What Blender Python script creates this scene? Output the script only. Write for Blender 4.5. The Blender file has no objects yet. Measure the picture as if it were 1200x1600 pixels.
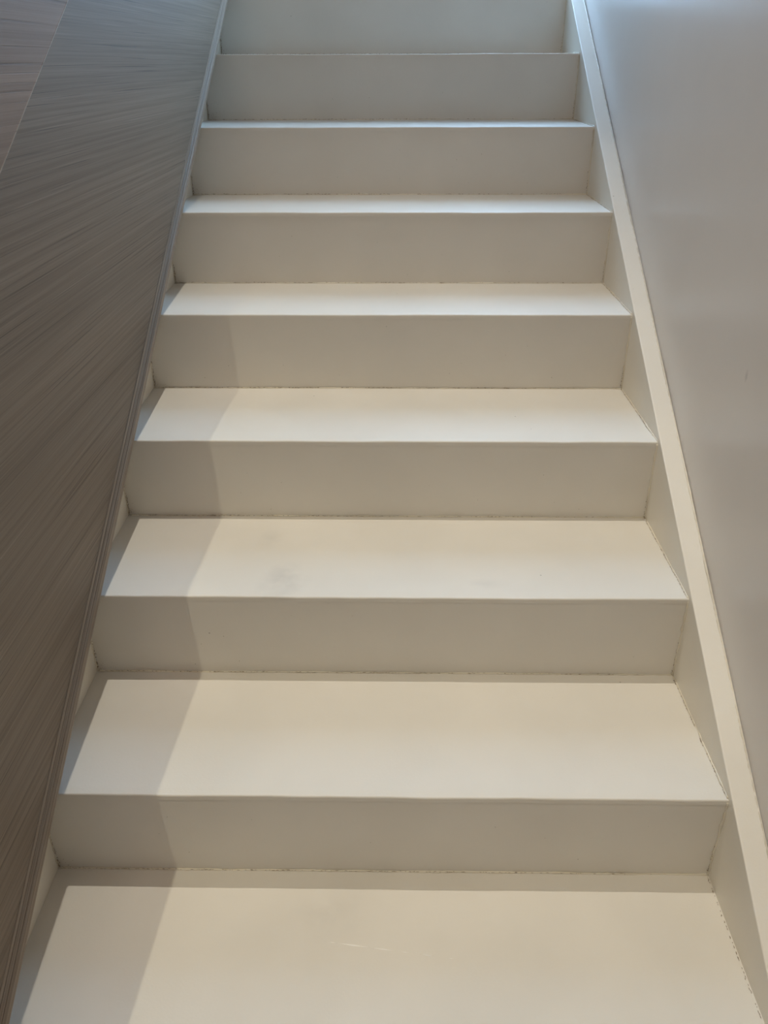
import bpy, bmesh, math, random
from mathutils import Vector, Matrix

random.seed(7)
S = bpy.context.scene
C = S.collection

# ------------------------------------------------------------------ camera
cam_d = bpy.data.cameras.new('camera')
cam = bpy.data.objects.new('camera', cam_d); C.objects.link(cam)
cam_d.sensor_fit = 'VERTICAL'; cam_d.sensor_height = 36.0
cam_d.lens = 1278.0 / 1600.0 * 36.0
cam_d.clip_start = 0.02
fw = Vector((-0.013931, 0.875206, -0.483551)); up = Vector((-0.004447, 0.483539, 0.875312)); rt = Vector((0.999893, 0.014344, -0.002844))
M = Matrix((rt, up, -fw)).transposed().to_4x4()
M.translation = Vector((0.54123, -0.87017, 1.13972))
cam.matrix_world = M
S.camera = cam

# ------------------------------------------------------------------ world, lamps, exposure
w = bpy.data.worlds.new('world'); S.world = w; w.use_nodes = True
w.node_tree.nodes['Background'].inputs[0].default_value = (0.60, 0.78, 1.0, 1)
w.node_tree.nodes['Background'].inputs[1].default_value = 0.0

def spot(name, loc, aim, power, color, radius, size, blend):
    d = bpy.data.lights.new(name, 'SPOT'); d.energy = power; d.color = color
    d.shadow_soft_size = radius; d.spot_size = math.radians(size); d.spot_blend = blend
    o = bpy.data.objects.new(name, d); C.objects.link(o); o.location = loc
    o.rotation_euler = (Vector(aim) - Vector(loc)).to_track_quat('-Z', 'Y').to_euler()
    return o
spot('ceiling_spot_over_stairs', (0.44, 0.90, 4.66), (0.50, 0.42, 0.0), 232, (1.0, 0.925, 0.80), 0.012, 35.5, 1.0)
spot('ceiling_spot_over_hall', (-0.115, -1.20, 4.66), (0.15, -0.4, 0.0), 154, (1.0, 0.92, 0.70), 0.012, 48, 1.0)
hl = bpy.data.lights.new('hall_fill_light', 'AREA'); hl.shape = 'RECTANGLE'; hl.size = 0.6; hl.size_y = 0.6  # unseen soft fill, added to lift the warm ambient light
hl.energy = 22; hl.color = (1.0, 0.80, 0.62)
hlo = bpy.data.objects.new('hall_fill_light', hl); C.objects.link(hlo); hlo.location = (0.3, -1.9, 4.70)
WINDOW_STRENGTH = 18.0
WINDOW_COLOR = (0.40, 0.665, 1.0, 1)

S.view_settings.view_transform = 'Standard'; S.view_settings.look = 'None'
S.view_settings.gamma = 1.0; S.view_settings.use_curve_mapping = False
S.view_settings.exposure = 0.02
S.cycles.max_bounces = 5; S.cycles.diffuse_bounces = 4; S.cycles.glossy_bounces = 2; S.cycles.adaptive_threshold = 0.05; S.cycles.adaptive_min_samples = 16

# ------------------------------------------------------------------ measured stair geometry (metres)
W = 1.0428                      # clear width between the stringers
YS = [-0.571, -0.2855, 0.0, 0.2856, 0.5701, 0.8596, 1.1405, 1.4265, 1.7125, 1.9980]      # riser faces
ZS = [-0.330, -0.1650, 0.0, 0.1679, 0.3333, 0.4989, 0.6644, 0.8283, 0.9904, 1.1547, 1.3190]  # floor, treads, landing
PITCH = 0.5781
XWALL = 1.0815
def nose_z(y): return 0.165 + PITCH * y
TSL, TZ0 = 0.5620, 0.1989        # bottom edge line of the balustrade moulding
RAIL_X, RAIL_LO, RAIL_HI = 0.125, 0.845, 1.000      # boxed rail on the balustrade, heights above the nosing line

# ------------------------------------------------------------------ materials
def new_mat(name):
    m = bpy.data.materials.new(name); m.use_nodes = True
    nt = m.node_tree; b = nt.nodes['Principled BSDF']
    return m, nt, b
def N(nt, t, **kw):
    n = nt.nodes.new(t)
    for k, v in kw.items():
        if k in n.inputs: n.inputs[k].default_value = v
        else: setattr(n, k, v)
    return n
def mixc(nt, fac, a, b, mode='MIX'):
    n = nt.nodes.new('ShaderNodeMix'); n.data_type = 'RGBA'; n.blend_type = mode
    for i, v in ((0, fac), (6, a), (7, b)):
        if hasattr(v, 'is_output'): nt.links.new(v, n.inputs[i])
        else: n.inputs[i].default_value = v
    return n.outputs[2]
def maprange(nt, v, a, b, c=0.0, d=1.0):
    n = nt.nodes.new('ShaderNodeMapRange'); nt.links.new(v, n.inputs[0])
    for i, x in enumerate((a, b, c, d)): n.inputs[i + 1].default_value = x
    return n.outputs[0]
def math_n(nt, op, a, b):
    n = nt.nodes.new('ShaderNodeMath'); n.operation = op
    for i, v in enumerate((a, b)):
        if hasattr(v, 'is_output'): nt.links.new(v, n.inputs[i])
        else: n.inputs[i].default_value = v
    return n.outputs[0]

def plain(name, col, rough):
    m, nt, b = new_mat(name); b.inputs['Base Color'].default_value = tuple(col) + (1,); b.inputs['Roughness'].default_value = rough
    return m

def paint(name, col, rough, var=0.05, peel=0.06, smudges=(), specks=True, peel_scale=260):
    m, nt, b = new_mat(name)
    co = N(nt, 'ShaderNodeTexCoord').outputs['Object']
    n1 = N(nt, 'ShaderNodeTexNoise', Scale=5.0, Detail=3.0); nt.links.new(co, n1.inputs['Vector'])
    dark = tuple(c * (1 - var) for c in col) + (1,)
    c = mixc(nt, maprange(nt, n1.outputs[0], 0.35, 0.65), dark, tuple(col) + (1,))
    if smudges:
        n2 = N(nt, 'ShaderNodeTexNoise', Scale=22.0, Detail=3.0); nt.links.new(co, n2.inputs['Vector'])
    for (ce, ax, ang, st) in smudges:                   # old scuffs, each with its own place and shape
        mp = N(nt, 'ShaderNodeMapping', vector_type='TEXTURE')
        mp.inputs['Location'].default_value = ce; mp.inputs['Scale'].default_value = ax
        mp.inputs['Rotation'].default_value = (0, 0, ang); nt.links.new(co, mp.inputs['Vector'])
        ln = N(nt, 'ShaderNodeVectorMath', operation='LENGTH'); nt.links.new(mp.outputs[0], ln.inputs[0])
        f = maprange(nt, ln.outputs['Value'], 1.0, 0.1, 0.0, st)
        f = math_n(nt, 'MULTIPLY', f, maprange(nt, n2.outputs[0], 0.35, 0.65))
        c = mixc(nt, f, c, (col[0] * .45, col[1] * .45, col[2] * .46, 1))
    if specks:
        v = N(nt, 'ShaderNodeTexVoronoi', Scale=16.0); nt.links.new(co, v.inputs['Vector'])
        n3 = N(nt, 'ShaderNodeTexWhiteNoise'); nt.links.new(v.outputs['Color'], n3.inputs['Vector'])
        f = math_n(nt, 'MULTIPLY', maprange(nt, v.outputs['Distance'], 0.028, 0.014), maprange(nt, n3.outputs['Value'], 0.55, 0.56))
        c = mixc(nt, math_n(nt, 'MULTIPLY', f, 0.55), c, (0.12, 0.10, 0.07, 1))
    nt.links.new(c, b.inputs['Base Color'])
    b.inputs['Roughness'].default_value = rough
    nb = N(nt, 'ShaderNodeTexNoise', Scale=peel_scale, Detail=2.0); nt.links.new(co, nb.inputs['Vector'])
    h = nb.outputs[0]
    bp = N(nt, 'ShaderNodeBump', Strength=peel, Distance=0.002); nt.links.new(h, bp.inputs['Height'])
    nt.links.new(bp.outputs[0], b.inputs['Normal'])
    return m

def veneer(name, along, base, dark, light, tight=1.0):
    """fine straight-grained grey-brown veneer, grain along the given axis of the object"""
    m, nt, b = new_mat(name)
    co = N(nt, 'ShaderNodeTexCoord').outputs['Object']
    def streak(len_f, wid_f, detail, off):
        mp = N(nt, 'ShaderNodeMapping')
        sc = [wid_f * tight] * 3; sc[along] = len_f
        mp.inputs['Scale'].default_value = sc; mp.inputs['Location'].default_value = (off, off * 1.7, off * .3)
        nt.links.new(co, mp.inputs['Vector'])
        n = N(nt, 'ShaderNodeTexNoise', Scale=1.0, Detail=detail, Roughness=0.6); nt.links.new(mp.outputs[0], n.inputs['Vector'])
        return n.outputs[0]
    broad = streak(0.5, 14, 2, 3); mid = streak(1.0, 150, 3, 9); fine = streak(2.6, 560, 2, 21); pore = streak(1.7, 330, 2, 37); lite = streak(1.9, 420, 1, 51)
    c = mixc(nt, maprange(nt, broad, 0.3, 0.7), tuple(x * .86 for x in base) + (1,), tuple(x * 1.10 for x in base) + (1,))
    c = mixc(nt, maprange(nt, mid, 0.38, 0.66, 0.0, 0.55), c, dark + (1,))
    c = mixc(nt, maprange(nt, fine, 0.5, 0.8, 0.0, 0.35), c, light + (1,))
    c = mixc(nt, maprange(nt, pore, 0.60, 0.70, 0.0, 0.60), c, tuple(x * .55 for x in dark) + (1,))
    c = mixc(nt, maprange(nt, lite, 0.66, 0.74, 0.0, 0.5), c, light + (1,))
    nt.links.new(c, b.inputs['Base Color'])
    b.inputs['Roughness'].default_value = 0.60; b.inputs['Specular IOR Level'].default_value = 0.3
    h = math_n(nt, 'SUBTRACT', fine, math_n(nt, 'MULTIPLY', maprange(nt, pore, 0.6, 0.7), 1.0))
    bp = N(nt, 'ShaderNodeBump', Strength=0.25, Distance=0.0006); nt.links.new(h, bp.inputs['Height'])
    nt.links.new(bp.outputs[0], b.inputs['Normal'])
    return m

CREAM = (0.80, 0.765, 0.69)
M_stair = paint('stair_paint', CREAM, 0.58, smudges=[
    ((0.345, 0.335, 0.333), (0.05, 0.075, 0.02), -0.28, 0.32), ((0.30, 0.48, 0.333), (0.03, 0.05, 0.02), -0.3, 0.14),
    ((0.44, -0.075, 0.0), (0.07, 0.05, 0.02), 0.3, 0.12), ((0.70, 0.33, 0.333), (0.05, 0.02, 0.02), 0.1, 0.12)])
M_string = paint('stringer_paint', (0.90, 0.86, 0.77), 0.40)
M_caulk = paint('caulk', (0.88, 0.82, 0.68), 0.30, var=0.25, peel=0.1, specks=False)
M_wall = paint('wall_paint', (0.80, 0.765, 0.73), 0.30, var=0.03, peel=0.03, specks=False, smudges=[
    ((1.0815, 0.343, 0.712), (0.03, 0.006, 0.012), 0.0, 0.6)])
M_ceil = plain('ceiling_paint', (0.79, 0.77, 0.74), 0.7)
M_floor = plain('floor_paint', (0.61, 0.57, 0.49), 0.5)
M_panel = veneer('grey_brown_veneer', 1, (0.275, 0.215, 0.160), (0.165, 0.125, 0.090), (0.38, 0.305, 0.235))
M_rail = veneer('grey_brown_veneer_rail', 1, (0.315, 0.238, 0.183), (0.195, 0.143, 0.108), (0.41, 0.32, 0.255))
M_trim = veneer('grey_brown_veneer_trim', 1, (0.38, 0.297, 0.222), (0.14, 0.106, 0.076), (0.60, 0.485, 0.375), 1.8)
M_band = veneer('pale_edge_veneer', 1, (0.40, 0.33, 0.27), (0.33, 0.27, 0.22), (0.46, 0.39, 0.32))
M_dirt, _nt, _b = new_mat('dirt'); _b.inputs['Base Color'].default_value = (0.30, 0.235, 0.165, 1); _b.inputs['Roughness'].default_value = 0.9
M_scratch, _nt, _b = new_mat('scratched_paint'); _b.inputs['Base Color'].default_value = (0.93, 0.91, 0.86, 1); _b.inputs['Roughness'].default_value = 0.5
M_frame = plain('window_frame_paint', (0.8, 0.8, 0.8), 0.4)
M_day, nt, b = new_mat('daylit_pane')
b.inputs['Base Color'].default_value = (0, 0, 0, 1); b.inputs['Emission Color'].default_value = WINDOW_COLOR
b.inputs['Emission Strength'].default_value = WINDOW_STRENGTH

# ------------------------------------------------------------------ helpers
def link(name, verts, faces, mat, parent=None, smooth=False):
    me = bpy.data.meshes.new(name); me.from_pydata([tuple(v) for v in verts], [], faces); me.update()
    bm = bmesh.new(); bm.from_mesh(me); bmesh.ops.recalc_face_normals(bm, faces=bm.faces); bm.to_mesh(me); bm.free()
    me.materials.append(mat)
    if smooth:
        for p in me.polygons: p.use_smooth = True
    o = bpy.data.objects.new(name, me); C.objects.link(o); o.parent = parent
    return o
def box(name, lo, hi, mat, parent=None):
    x0, y0, z0 = lo; x1, y1, z1 = hi
    v = [(x0,y0,z0),(x1,y0,z0),(x1,y1,z0),(x0,y1,z0),(x0,y0,z1),(x1,y0,z1),(x1,y1,z1),(x0,y1,z1)]
    return link(name, v, [(0,1,2,3),(4,5,6,7),(0,1,5,4),(1,2,6,5),(2,3,7,6),(3,0,4,7)], mat, parent)
def prism_x(name, poly, x0, x1, mat, parent=None, bev=0.0):
    """polygon in (y, z) extruded along x"""
    n = len(poly)
    v = [(x0, y, z) for y, z in poly] + [(x1, y, z) for y, z in poly]
    f = [tuple(range(n)), tuple(range(n, 2 * n))] + [(i, (i + 1) % n, n + (i + 1) % n, n + i) for i in range(n)]
    o = link(name, v, f, mat, parent)
    if bev:
        md = o.modifiers.new('bevel', 'BEVEL'); md.width = bev; md.segments = 3; md.limit_method = 'ANGLE'
    return o
def wob(seed, amp, freqs=(1.1, 2.7, 5.3, 11.0)):
    r = random.Random(seed); ph = [(f, r.uniform(0, 6.28), r.uniform(.4, 1) / (1 + .35 * k)) for k, f in enumerate(freqs)]
    return lambda t: amp * sum(a * math.sin(f * 6.28 * t + p) for f, p, a in ph) / 1.6
def sweep_x(name, prof, jit, mat, parent, x0=0.0, x1=W, seg=56, smooth_n=None):
    """closed (y, z) profile swept along x; jit(i, t) gives (dy, dz) for profile point i"""
    n = len(prof); v = []; f = []
    for k in range(seg + 1):
        t = k / seg; x = x0 + (x1 - x0) * t
        for i, (y, z) in enumerate(prof):
            dy, dz = jit(i, t); v.append((x, y + dy, z + dz))
    for k in range(seg):
        for i in range(n):
            a = k * n + i; b_ = k * n + (i + 1) % n
            f.append((a, b_, b_ + n, a + n))
    f.append(tuple(range(n))); f.append(tuple(seg * n + i for i in range(n)))
    o = link(name, v, f, mat, parent)
    for p in o.data.polygons: p.use_smooth = len(p.vertices) == 4
    o.data.set_sharp_from_angle(angle=math.radians(31))
    return o
def bead(name, a, b, r, mat, parent, seed, seg=70, gap=0.0):
    """thin uneven bead of filler along a joint"""
    rr = random.Random(seed); a = Vector(a); b = Vector(b); d = (b - a).normalized()
    u = d.orthogonal().normalized(); w_ = d.cross(u); n = 6; v = []; f = []
    wr = wob(seed + 1, 0.30, (2, 5, 11, 19)); wx = wob(seed + 2, 0.35 * r, (3, 7, 13))
    for k in range(seg + 1):
        t = k / seg
        rad = r * max(0.25, 0.8 + wr(t) + rr.uniform(-.28, .28))
        c = a + (b - a) * t + u * wx(t) + w_ * wx(t * .9 + .3)
        for i in range(n):
            an = 6.2832 * i / n; v.append(c + (u * math.cos(an) + w_ * math.sin(an)) * rad)
    for k in range(seg):
        for i in range(n): f.append((k*n+i, k*n+(i+1) % n, (k+1)*n+(i+1) % n, (k+1)*n+i))
    f.append(tuple(range(n))); f.append(tuple(seg*n+i for i in range(n)))
    return link(name, v, f, mat, parent, True)
def thing(name, label, cat, loc=(0, 0, 0)):
    o = bpy.data.objects.new(name, None); C.objects.link(o); o.location = loc
    o['label'] = label; o['category'] = cat
    return o
def struct(o): o['kind'] = 'structure'; return o

# ------------------------------------------------------------------ the setting
CEIL = 4.72; Y0, Y1 = -3.0, 2.44; XL = -1.4; FLOOR = ZS[0]
struct(box('wall_right', (XWALL, Y0, FLOOR), (XWALL + .15, Y1, CEIL), M_wall))
struct(box('wall_left', (XL - .15, Y0, FLOOR), (XL, Y1, CEIL), M_wall))
struct(box('wall_back', (XL, Y0 - .15, FLOOR), (XWALL, Y0, CEIL), M_wall))
struct(box('ceiling', (XL - .15, Y0 - .15, CEIL), (XWALL + .15, Y1 + .15, CEIL + .1), M_ceil))
struct(box('floor', (XL - .15, Y0 - .15, FLOOR - .1), (XWALL + .15, Y1 + .15, FLOOR), M_floor))
LAND = ZS[-1]
struct(box('landing', (XL, YS[-1], LAND - .2), (XWALL, Y1, LAND), M_stair))
# end wall of the landing with its window
WX0, WX1, WZ0, WZ1 = 0.66, 1.078, 1.322, 3.00
wf = bpy.data.objects.new('wall_front', None)
bm = bmesh.new()
def bmbox(bm, lo, hi):
    r_ = bmesh.ops.create_cube(bm, size=1.0)
    for v in r_['verts']: v.co = Vector([(lo[i] + hi[i]) / 2 + v.co[i] * (hi[i] - lo[i]) for i in range(3)])
bmbox(bm, (XL, Y1, FLOOR), (XWALL, Y1 + .15, WZ0)); bmbox(bm, (XL, Y1, WZ1), (XWALL, Y1 + .15, CEIL))
bmbox(bm, (XL, Y1, WZ0), (WX0, Y1 + .15, WZ1)); bmbox(bm, (WX1, Y1, WZ0), (XWALL, Y1 + .15, WZ1))
me = bpy.data.meshes.new('wall_front'); bm.to_mesh(me); bm.free(); me.materials.append(M_wall)
bpy.data.objects.remove(wf)
wf = bpy.data.objects.new('wall_front', me); C.objects.link(wf); struct(wf)
win = bpy.data.objects.new('window_1', None); C.objects.link(win); struct(win)
win.location = ((WX0 + WX1) / 2, Y1 + .06, WZ0)
bm = bmesh.new(); hw = (WX1 - WX0) / 2; hh = WZ1 - WZ0; FB = .022
bmbox(bm, (-hw, -.03, 0), (hw, .03, FB)); bmbox(bm, (-hw, -.03, hh - FB), (hw, .03, hh))
bmbox(bm, (-hw, -.03, FB), (-hw + FB, .03, hh - FB)); bmbox(bm, (hw - FB, -.03, FB), (hw, .03, hh - FB))
me = bpy.data.meshes.new('window_frame'); bm.to_mesh(me); bm.free(); me.materials.append(M_frame)
o = bpy.data.objects.new('window_frame', me); C.objects.link(o); o.parent = win
box('pane', (-hw + FB, -.004, FB), (hw - FB, .004, hh - FB), M_day, win)

# ------------------------------------------------------------------ the staircase
st = thing('staircase', 'cream-painted straight staircase climbing between the brown veneer panel and the grey wall', 'staircase', (W / 2, YS[0], FLOOR))
bpy.context.view_layer.update()
def keep(o):            # parts are modelled in world space under an Empty standing at the foot
    if o.parent is not st: return o
    o.matrix_parent_inverse = Matrix.Translation(st.location).inverted(); return o
TH = 0.010; RT = 0.020
flecks = []             # (position, normal axis, size)
for i in range(len(YS)):
    # riser i climbs from ZS[i] to the tread above
    y = YS[i]; zb = ZS[i]; zt = ZS[i + 1]
    wy = wob(100 + i, 0.0007); wz = wob(200 + i, 0.0006)
    prof = [(y + .0008, zb), (y + .0008, zb + (zt - TH - zb) * .5), (y + .0008, zt - TH), (y + RT, zt - TH), (y + RT, zb)]
    ri = keep(sweep_x('riser', prof, lambda k, t: (wy(t) if k == 2 else (wy(t) * .5 if k == 1 else 0), wz(t) if k in (2, 3) else 0), M_stair, st))
    # tread on top of it
    if i + 1 < len(YS):
        r = 0.0028; yb = YS[i + 1] + RT
        nose = [(y, zt - TH), (y, zt - r)] + [(y + r - r * math.cos(a), zt - r + r * math.sin(a)) for a in (0.4, 0.8, 1.2)] + [(y + r, zt)]
        prof = nose + [(y + .02, zt), (y + .10, zt), (YS[i + 1] - .03, zt), (yb, zt), (yb, zt - TH)]
        def jt(k, t, wy=wy, wz=wz):
            if k <= 5: return (wy(t), wz(t))
            if k == 6: return (0, wz(t) * .8)
            if k == 7: return (0, wz(t) * .3)
            return (0, 0)
        tr = keep(sweep_x('tread', prof, jt, M_stair, st))
    else:
        tr = None
    if 2 <= i <= 9:
        # filler along the joints: riser foot, riser ends
        keep(bead('caulk_bead', (0.0, y - .0002, zb + .0004), (W, y - .0002, zb + .0004), 0.0022, M_caulk, ri, 300 + i, 150))
        keep(bead('caulk_bead', (W - .0006, y, zb), (W - .0006, y, zt - .004), 0.0026, M_caulk, ri, 320 + i, 40))
        keep(bead('caulk_bead', (0.0006, y, zb), (0.0006, y, zt - .004), 0.0022, M_caulk, ri, 340 + i, 40))
        if tr is not None:
            keep(bead('caulk_bead', (W - .0004, y + .004, zt + .0003), (W - .0004, YS[i + 1], zt + .0003), 0.0024, M_caulk, tr, 360 + i, 60))
            if i == 2: pass
        rr = random.Random(500 + i)
        def fl(x, yy, z, sx, sy, sz): flecks.append(((x, yy, z), (sx, sy, sz)))
        for k in range(46):     # cracked, grimy joints: left and right ends of the riser
            z = zb + .002 + min(abs(rr.gauss(0, .032)), .12)
            fl(.0022 + abs(rr.gauss(0, .0012)), y - .0014, z, rr.uniform(.0003, .0008), .0006, rr.uniform(.0006, .0024))
        for k in range(14):
            fl(abs(rr.gauss(0, .016)) + .002, y - .0005, zb + .002 + abs(rr.gauss(0, .012)), rr.uniform(.0003, .0008), .0004, rr.uniform(.0003, .0008))
        for k in range(12):
            z = zb + .002 + min(abs(rr.gauss(0, .028)), .12)
            fl(W - .0026 - abs(rr.gauss(0, .001)), y - .0014, z, rr.uniform(.0003, .0008), .0006, rr.uniform(.0005, .0018))
        for k in range(170):    # along the riser foot
            fl(rr.uniform(.004, W) * (rr.random() ** .3), y - .0018, zb + .0016 + abs(rr.gauss(0, .0008)), rr.uniform(.0006, .0035), .0004, rr.uniform(.0002, .0006))
        for k in range(60):     # along the right edge of the tread
            fl(W - .0024 - abs(rr.gauss(0, .0005)), y - rr.uniform(0, .275), zb + .0012, .0005, rr.uniform(.0005, .0030), .0004)
        for k in range(9):      # little pits on the riser face
            fl(rr.uniform(.1, W - .05), y + .0003, zb + rr.uniform(.01, .13), rr.uniform(.0005, .0011), .0004, rr.uniform(.0004, .0008))
# dirt
v = []; f = []
rr = random.Random(9)
for (p, s) in flecks:
    b0 = len(v)
    sx, sy, sz = s
    for q in ((sx,0,0),(-sx,0,0),(0,sy,0),(0,-sy,0),(0,0,sz),(0,0,-sz)): v.append((p[0]+q[0], p[1]+q[1], p[2]+q[2]))
    for t in ((0,2,4),(2,1,4),(1,3,4),(3,0,4),(2,0,5),(1,2,5),(3,1,5),(0,3,5)): f.append(tuple(b0 + j for j in t))
d = keep(link('dirt_specks', v, f, M_dirt, st)); d['kind'] = 'stuff'; d['label'] = 'tiny dark specks of grime in the step corners'
# scratch on the lowest tread in view
v = []; f = []
rr = random.Random(4)
pa, pb = Vector((0.440, -0.1205, 0.0002)), Vector((0.640, -0.1465, 0.0002))
for (t0, t1, wd) in ((.03,.08,.0006),(.09,.33,.0011),(.34,.52,.0008),(.55,.63,.0005),(.70,.80,.0005),(.90,.95,.0004)):
    a, b_ = pa.lerp(pb, t0), pa.lerp(pb, t1); b0 = len(v); n_ = Vector((.13, .99, 0)) * wd
    m_ = a.lerp(b_, .5)
    for q in (a, m_ + n_, b_, m_ - n_): v.append(q)
    for q in (a, m_ + n_, b_, m_ - n_): v.append(q - Vector((0, 0, .0004)))
    f += [tuple(b0 + j for j in t) for t in ((0,1,2,3),(4,5,6,7),(0,1,5,4),(1,2,6,5),(2,3,7,6),(3,0,4,7))]
low_tread = [c for c in st.children if c.name.startswith('tread')][1]
s_ = keep(link('scratch', v, f, M_scratch, low_tread)); s_['label'] = 'pale thin scratch'; s_['kind'] = 'stuff'

# side stringers
def band(h0, h1, y0, y1, sl=PITCH, z0=0.165):
    return [(y0, z0 + sl * y0 + h0), (y1, z0 + sl * y1 + h0), (y1, z0 + sl * y1 + h1), (y0, z0 + sl * y0 + h1)]
yA, yB = YS[0] - .02, YS[-1] + .02
poly = [(yA, FLOOR), (YS[0] + .3, FLOOR), (yB, nose_z(yB) - .34), (yB, LAND + .016), (yB - .02, nose_z(yB - .02) + .016), (yA, nose_z(yA) + .016)]
sr = keep(prism_x('stringer', poly, W, XWALL - .0003, M_string, st, 0.002)); sr['label'] = 'broad flat-topped stringer along the grey wall'
poly = [(yA, FLOOR), (YS[0] + .3, FLOOR), (yB, nose_z(yB) - .34), (yB, TZ0 - .002 + TSL * yB), (yA, TZ0 - .002 + TSL * yA)]
sl_ = keep(prism_x('stringer', poly, -0.030, 0.0, M_string, st, 0.0015)); sl_['label'] = 'narrow stringer mostly hidden under the veneer panel'
y_a, y_b = yA + .05, yB - .05
keep(bead('caulk_bead', (XWALL - .0030, y_a, nose_z(y_a) + .0155), (XWALL - .0030, y_b, nose_z(y_b) + .0155), 0.0020, M_caulk, sr, 900, 500))

# ------------------------------------------------------------------ veneered balustrade on the left
ba = thing('balustrade', 'grey-brown wood-veneer balustrade panel with boxed rail and bottom moulding, beside the cream stairs', 'balustrade', (0.0, YS[0], FLOOR))
def keepb(o):
    if o.parent is not ba: return o
    o.matrix_parent_inverse = Matrix.Translation(ba.location).inverted(); return o
ya, yb_ = YS[0] - .05, Y1 - .02
poly = [(ya, TZ0 + TSL * ya + .002), (yb_, TZ0 + TSL * yb_ + .002), (yb_, nose_z(yb_) + RAIL_LO), (ya, nose_z(ya) + RAIL_LO)]
keepb(prism_x('veneer_panel', poly, -0.030, 0.033, M_panel, ba))
poly = band(RAIL_LO, RAIL_HI, ya, yb_)
ra = keepb(prism_x('boxed_rail', poly, -0.030, RAIL_X, M_rail, ba)); ra['label'] = 'slightly lighter boxed rail standing proud of the panel'
# moulding in its own frame: local y runs up the slope
phi = math.atan(TSL); cph = math.cos(phi)
prof = [(.0331, .0), (.0430, .0), (.0440, .0012), (.0440, .0125), (.0433, .0138), (.0408, .0165), (.0401, .0162), (.0394, .0180), (.0366, .0210), (.0359, .0207), (.0352, .0225), (.0343, .0258), (.0331, .0262)]
L0, L1 = ya / cph, yb_ / cph; n = len(prof); v = []; f = []; seg = 40
wv = wob(77, .0004)
for k in range(seg + 1):
    t = k / seg
    for (x, q) in prof: v.append((x + (wv(t) if x > .034 else 0), L0 + (L1 - L0) * t, q))
for k in range(seg):
    for i in range(n): f.append((k*n+i, k*n+(i+1) % n, (k+1)*n+(i+1) % n, (k+1)*n+i))
f.append(tuple(range(n))); f.append(tuple(seg*n+i for i in range(n)))
tm = link('moulding', v, f, M_trim, ba)
tm.rotation_euler = (phi, 0, 0); tm.location = (0, 0, TZ0); keepb(tm)
# edge banding along the lower edge of the rail
keepb(prism_x('edge_band', band(RAIL_LO - .0002, RAIL_LO + .0016, ya, yb_), RAIL_X - .002, RAIL_X + .0004, M_band, ra))
